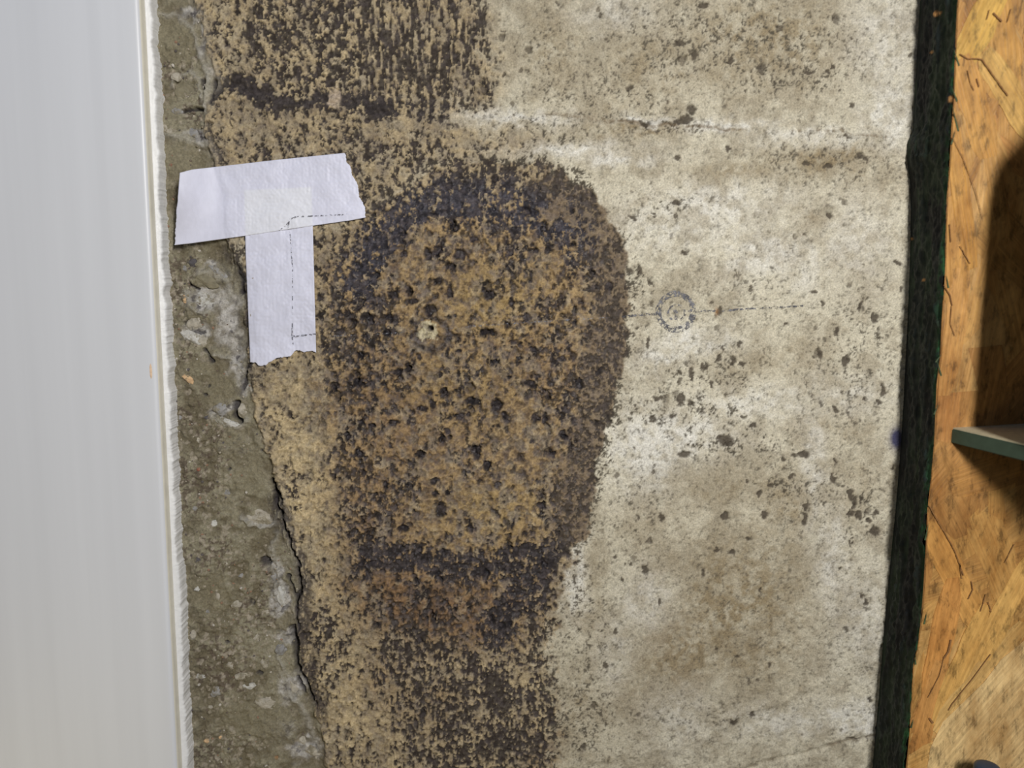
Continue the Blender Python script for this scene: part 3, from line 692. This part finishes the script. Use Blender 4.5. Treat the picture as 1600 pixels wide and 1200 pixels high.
def circ(cx, cy, rx, ry, a0=0, a1=360, k=60): return [(cx+rx*math.cos(math.radians(a0+(a1-a0)*i/k)), cy+ry*math.sin(math.radians(a0+(a1-a0)*i/k))) for i in range(k+1)]
ribbon('pencil_line', [(972,495),(1000,492),(1030,490)], 3.4, m_pw, wall, ywall)
ribbon('pencil_line', [(1075,487),(1095,486),(1118,486)], 3.0, m_pw, wall, ywall)
ribbon('pencil_line', [(1128,486),(1170,482),(1220,480),(1255,478)], 2.6, m_pw, wall, ywall)
ribbon('pencil_circle', circ(1056,487,27,28), 8.0, m_pw, wall, ywall)
ribbon('pencil_circle', circ(1057,489,13,12,120,420), 3.0, m_pw, wall, ywall)
ribbon('pencil_dot', [(1054,484),(1058,492),(1056,500)], 5, m_pw, wall, ywall)
ribbon('pencil_line', [(496,525),(560,524),(610,521),(645,517)], 1.8, m_pd, wall, ywall, label='graphite line on the wet stain, its sheen painted pale')
ribbon('pencil_line', [(700,513),(760,508),(850,502),(920,498),(974,495)], 2.0, m_pd, wall, ywall, label='graphite line on the wet stain, its sheen painted pale')
def on_v(cx, cy): return yv(cx, cy)-0.00020
def on_h(cx, cy): return yh(cx, cy)-0.00020
ribbon('pencil_line', [(456,526),(475,524),(494,522)], 2.4, m_pt, tv, on_v)
ribbon('pencil_line', [(457,505),(456,522),(458,540)], 1.8, m_pt, tv, on_v)
ribbon('pencil_line', [(453,362),(457,420),(457,495)], 1.5, mat_pencil('faint_graphite', (120,120,128), 0.52), tv, on_v)
ribbon('pencil_line', [(450,355),(452,343),(462,339),(500,337),(552,335)], 1.9, m_pt, th, on_h)
ribbon('pencil_line', [(436,360),(446,353),(452,346)], 1.5, m_pt, th, on_h)

# ------------------------------------------------------------------ oriented strand board with green painted edge
t_b = 0.0265
backp = [(1438,0),(1433,80),(1429,150),(1426,205),(1418,222),(1417,250),(1422,285),(1423,330),(1422,400),(1418,500),(1413,600),(1408,690),(1399,800),(1389,900),(1380,1000),(1372,1100),(1363,1200)]
frontp = [(1497,0),(1494,60),(1492,100),(1491,150),(1487,200),(1484,260),(1480,310),(1478,370),(1477,430),(1472,500),(1470,560),(1464,600),(1461,680),(1456,740),(1449,800),(1446,880),(1441,960),(1434,1010),(1427,1040),(1424,1100),(1420,1160),(1416,1200)]
board = empty('strand_board', (P(1460, 600, 0)[0], 0, P(1460, 1200, 0)[2]))
tag(board, 'thick strand board sheet with dark green painted edge, right of the concrete', 'board')
bw = Matrix.Translation(board.location).inverted()
def under(o, par=board):
    o.parent = par; o.matrix_parent_inverse = Matrix.Translation(board.location).inverted() if par is board else o.matrix_parent_inverse
    return o
ze = np.arange(ZW-0.2, ZW+0.2, 0.0005); nE = 46
zo = np.r_[np.linspace(ZW-0.45, ZW-0.201, 20), ze, np.linspace(ZW+0.2005, ZW+0.45, 20)]
xb = xedge(zo, backp, -0.0006); xf = xedge(zo, frontp, -t_b)
uu = np.linspace(0, 1, nE)
XX = xb[:, None]*(1-uu)+xf[:, None]*uu; YY = (-0.0006*(1-uu)-t_b*uu)[None, :]+0*XX; ZZ = zo[:, None]+0*XX
e1 = fbm(YY*4000, ZZ*4000, 9, 4, 81, sy=6); e2 = fbm(YY*4000, ZZ*4000, 30, 3, 82, sy=3); e3 = fbm(YY*4000, ZZ*4000, 5, 3, 83, sy=2)
XX += (0.0030*(e1-0.5)+0.0026*(e2-0.5)+0.0018*(e3-0.5))*sst(0.0, 0.12, uu)[None]*1.0
gs = cl((24,31,30)); gcl = lerp(gs*np.ones(XX.shape)[..., None], cl((40,52,40)), sst(0.4, 0.7, e1))
gcl = lerp(gcl, cl((20,20,24)), sst(0.55, 0.7, e2)*0.8)
gcl = lerp(gcl, cl((36,78,44)), (sst(0.80, 1.0, uu)[None]*sst(0.35, 0.6, e3)))
bp = np.zeros(XX.shape); PX, PY = proj(XX, YY, ZZ)
for cx, cy, r in ((1463,21,4.5),(1456,82,2.5),(1487,155,4),(1443,437,2),(1425,373,2)):
    bp = np.maximum(bp, 1-sst(0.5, 1.3, np.hypot(PX-cx, (PY-cy))/r+1.5*(e3-0.5)))
gcl = lerp(gcl, cl((176,130,80)), bp)
edge = mesh_grid('painted_edge', np.stack([XX, YY, ZZ], -1).reshape(-1, 3), len(zo), nE, m_green, None, gcl.reshape(-1, 3))
under(edge); edge['label'] = 'rough sawn edge coated in dark green paint'
# core slab behind the strands
nF = 12
XF = np.stack([xf + (0.42-xf)*k/(nF-1) for k in range(nF)], 1)
yf_ = np.full(XF.shape, -t_b+0.0006); yf_[:, 0] = -t_b+0.0001
base = mesh_grid('core', np.stack([XF, yf_, zo[:, None]+0*XF], -1).reshape(-1, 3), len(zo), nF, mat_plain('osb_core', (158,112,62), 0.7, 120, 0.3, 0.8, 0.001, 0.3, (1, 1, 0.3)))
under(base)
# strands
sr = random.Random(21)
tones = [(190,146,84),(194,150,88),(186,140,80),(184,136,78),(198,156,96),(190,143,80),(176,130,74),(193,152,92)]
def strand(cx, cy, Lpx, Wpx, ang, c, lay, seed):
    """one wood flake; centre in picture points on the face plane, long axis turned ang degrees from upright"""
    r = random.Random(seed); X, _, Z = P(cx, cy, -t_b); L = Lpx/4400; Wd = Wpx/4400
    bm = bmesh.new(); n = 7; fr, bk = [], []
    ring = []
    for k in range(n+1):
        t = -1+2*k/n; ww = Wd/2*(1-0.45*abs(t)**4)*(0.85+0.3*r.random()); ring.append((-ww+r.uniform(-1, 1)*Wd*.05, t*L/2))
    for k in range(n, -1, -1):
        t = -1+2*k/n; ww = Wd/2*(1-0.45*abs(t)**4)*(0.85+0.3*r.random()); ring.append((ww+r.uniform(-1, 1)*Wd*.05, t*L/2+Wd*.2*r.uniform(-1, 1)*(abs(t) > .9)))
    a = math.radians(ang); th_ = 0.00045
    tx, tz = r.uniform(-.010, .010), r.uniform(-.004, .004)
    for x, z in ring:
        yo = x*tx+z*tz
        fr.append(bm.verts.new((x, -th_/2+yo, z))); bk.append(bm.verts.new((x, th_+yo, z)))
    # clip to the right of the board edge
    bm.faces.new(fr)
    m = len(ring)
    for k in range(m): bm.faces.new((fr[k], bk[k], bk[(k+1) % m], fr[(k+1) % m]))
    R = Matrix.Rotation(a, 4, 'Y'); M_ = Matrix.Translation((X, -t_b+0.0004-lay*0.00013, Z)) @ R
    Mi = M_.inverted()
    for v in bm.verts:
        w = M_ @ v.co; lim = float(np.interp(w.z, zo, xf)) + 0.0002
        if w.x < lim: w.x = lim; v.co = Mi @ w
    o = link_bm('strand', bm, m_strand); o.matrix_world = M_; under(o)
    k = r.uniform(.80, .95); o.color = (*np.clip(alb(c)*k, 0, .9), 1)
    return o
sd = 0
for cy in range(-60, 1300, 58):
    for cx in range(1440, 2050, 62):
        sd += 1
        diag = cy > 850
        ang = sr.gauss(28 if diag else -8, 20)
        strand(cx+sr.uniform(-28, 28)-40*(cy > 700), cy+sr.uniform(-30, 30), sr.uniform(170, 380), sr.uniform(50, 120), ang, sr.choice(tones), sr.choice([0, 1, 1.5, 2]), sd)
# the flakes the photograph shows plainly
for cx, cy, L_, W_, an, c, ly in ((1520,60,190,46,24,(208,166,84),3.2),(1562,70,170,60,-10,(186,140,74),2.6),(1578,150,150,44,-35,(206,164,92),3.0),(1524,170,150,42,-18,(200,150,80),3.6),
      (1500,290,260,28,-12,(204,152,78),3.8),(1492,400,180,40,-6,(200,150,82),3.2),(1490,520,200,34,4,(196,148,86),3.6),(1482,620,140,40,2,(190,138,80),3.0),
      (1540,740,120,60,70,(176,128,70),2.8),(1490,900,220,44,-30,(196,146,80),3.0),(1560,880,180,60,-25,(204,158,92),2.6),(1470,1010,230,40,6,(196,140,76),3.4),(1500,1040,220,30,18,(206,160,90),4.0),
      (1560,970,240,36,22,(210,166,96),3.6),(1530,1060,230,40,34,(208,168,104),3.9),(1575,1120,330,150,36,(228,190,134),4.6),(1450,1110,180,36,10,(190,138,78),3.3),(1460,1180,120,50,60,(206,164,100),3.6)):
    sd += 1; strand(cx, cy, L_, W_, an, c, ly, sd)
# open cracks between flakes
m_crk = mat_plain('dark_crack', (120,84,48), 0.9, 400, 0.2, 0)
for pl_, w_ in (([(1500,84),(1512,92),(1534,92),(1545,108),(1575,150)], 3),([(1488,214),(1505,248),(1525,300),(1535,340)], 1.6),([(1512,110),(1516,128),(1522,142)], 2),([(1526,122),(1530,136)], 3),
      ([(1475,445),(1485,462),(1488,478)], 3),([(1487,478),(1485,505),(1492,525)], 1.8),([(1500,384),(1508,398),(1516,412)], 2.2),([(1452,790),(1475,830),(1492,860),(1506,900)], 2.2),([(1486,1000),(1482,1018),(1475,1028)], 4),
      ([(1475,1028),(1468,1055),(1450,1090)], 1.6),([(1548,1022),(1520,1060),(1488,1100),(1482,1110)], 2.4),([(1518,908),(1520,922),(1513,936)], 2.6),([(1541,928),(1532,955)], 2.2),([(1544,940),(1549,956)], 2.2),
      ([(1484,350),(1486,378)], 2.5),([(1552,20),(1562,30),(1566,34)], 4),([(1546,15),(1542,30)], 2),([(1580,14),(1574,34)], 2),([(1503,905),(1500,880)], 2),([(1585,850),(1570,880)], 2),([(1452,1122),(1458,1130)], 5)):
    o = ribbon('crack', pl_, w_*0.55, m_crk, None, lambda a, b: np.full(np.shape(a), -t_b-0.0008), wob=3.0); under(o)
# splinters standing off the green edge
m_spl = mat_plain('green_stained_splinter', (60,74,44), 0.7, 500, 0.4, 0.4)
for cx, cy, L_, an in ((1494,90,26,-24),(1491,148,22,-26),(1492,185,40,-20),(1489,215,20,10),(1480,440,20,-14),(1467,575,26,-20),(1466,560,14,30),(1448,830,30,6),(1446,965,22,8),(1430,1030,18,-6),(1462,640,16,14),(1425,1130,16,8)):
    X, _, Z = P(cx, cy, -t_b-0.0004); bm = bmesh.new(); l = L_/4400
    bmesh.ops.create_cone(bm, segments=6, radius1=0.00035, radius2=0.00003, depth=l, cap_ends=True)
    bmesh.ops.transform(bm, matrix=Matrix.Translation((X, -t_b-0.0006, Z)) @ Matrix.Rotation(math.radians(an), 4, 'Y') @ Matrix.Rotation(0.08, 4, 'X') @ Matrix.Diagonal((1, .6, 1, 1)), verts=bm.verts)
    under(link_bm('splinter', bm, m_spl))

# ------------------------------------------------------------------ shelf, bottle, blue cap
m_shelf_t = mat_plain('worn_pale_shelf_top', (176,166,138), 0.75, 600, 0.14, 0.3, 0.0002)
m_shelf_g = mat_plain('dark_green_shelf_paint', (54,70,57), 0.5, 400, 0.12, 0.3, 0.0002)
TL = Vector(P(1487, 668, -t_b)); f1 = Vector(P(1600, 694, -D+0.258)); dirv = (f1-TL); FL = TL + dirv*(0.075/abs(dirv.y))
TR = TL + Vector((0.22, 0, 0.012)); FR = FL + Vector((0.22-0.004, 0, 0.012)); th_s = 0.0056
shelf = empty('shelf', TL)
bm = bmesh.new()
def slab(bm, pts, z0, z1):
    a = [bm.verts.new((p.x, p.y, p.z+z1)) for p in pts]; b = [bm.verts.new((p.x, p.y, p.z+z0)) for p in pts]
    bm.faces.new(a); bm.faces.new(b[::-1])
    for k in range(4): bm.faces.new((a[k], b[k], b[(k+1) % 4], a[(k+1) % 4]))
pts = [p - TL for p in (TL, TR, FR, FL)]
slab(bm, pts, -th_s, -0.0005); bmesh.ops.bevel(bm, geom=bm.edges[:], offset=0.0003, segments=2, affect='EDGES')
link_bm('painted_board', bm, m_shelf_g, shelf)
bm = bmesh.new(); ins = [pts[0]+Vector((.0004, 0, 0)), pts[1], pts[2]+Vector((0, .0004, 0)), pts[3]+Vector((.0004, .0004, 0))]
slab(bm, ins, -0.0005, 0.0); t = link_bm('shelf_top', bm, m_shelf_t, shelf); t['label'] = 'dusty pale upper face'
tag(shelf, 'thin shelf with dark green end and pale dusty top, fixed to the strand board', 'shelf')
# container standing on the shelf at the right edge of the frame
m_bot = mat_plain('dark_plastic', (40,38,52), 0.35, 200, 0.1, 0.1)
def lathe(bm, prof, seg=40):
    rings = [[bm.verts.new((r*math.cos(2*math.pi*k/seg), r*math.sin(2*math.pi*k/seg), z)) for k in range(seg)] for r, z in prof]
    for a, b in zip(rings[:-1], rings[1:]):
        for k in range(seg): bm.faces.new((a[k], a[(k+1) % seg], b[(k+1) % seg], b[k]))
    bm.faces.new(rings[0][::-1]); bm.faces.new(rings[-1])
BR = 0.024
bx_, by_ = 0.1890, -0.062
su = (bx_-TL.x)/0.22
bz = TL.z + 0.012*su + 0.0003
bot = empty('bottle', (bx_, by_, bz))
bm = bmesh.new(); lathe(bm, [(BR*.84, 0), (BR*.9, .002), (BR, .012), (BR, .083), (BR*.97, .092), (BR*.86, .100), (BR*.6, .107), (BR*.5, .108), (BR*.5, .110)])
link_bm('body', bm, m_bot, bot, True)
bm = bmesh.new(); lathe(bm, [(BR*.56, .109), (BR*.56, .113), (BR*.5, .114)]); link_bm('cap', bm, mat_plain('black_cap', (30,30,34), 0.4), bot, True)
tag(bot, 'dark container standing on the green shelf at the right edge of the photo', 'bottle')
# blue cap below, seen at the bottom edge
X, _, Z = P(1543, 1193, -0.040)
cp_ = empty('blue_cap', (X, -0.040, Z-0.0195))
bm = bmesh.new(); lathe(bm, [(.0042, 0), (.0044, .001), (.0044, .0175), (.0041, .0185), (.0030, .0189)], 28); link_bm('shell', bm, mat_plain('navy_plastic', (26,48,72), 0.4), cp_, True)
bm = bmesh.new(); lathe(bm, [(.0066, -.004), (.0066, .0005)], 28); link_bm('collar', bm, m_bot, cp_, True)
tag(cp_, 'small dark blue cap in front of the strand board at the bottom edge', 'cap')
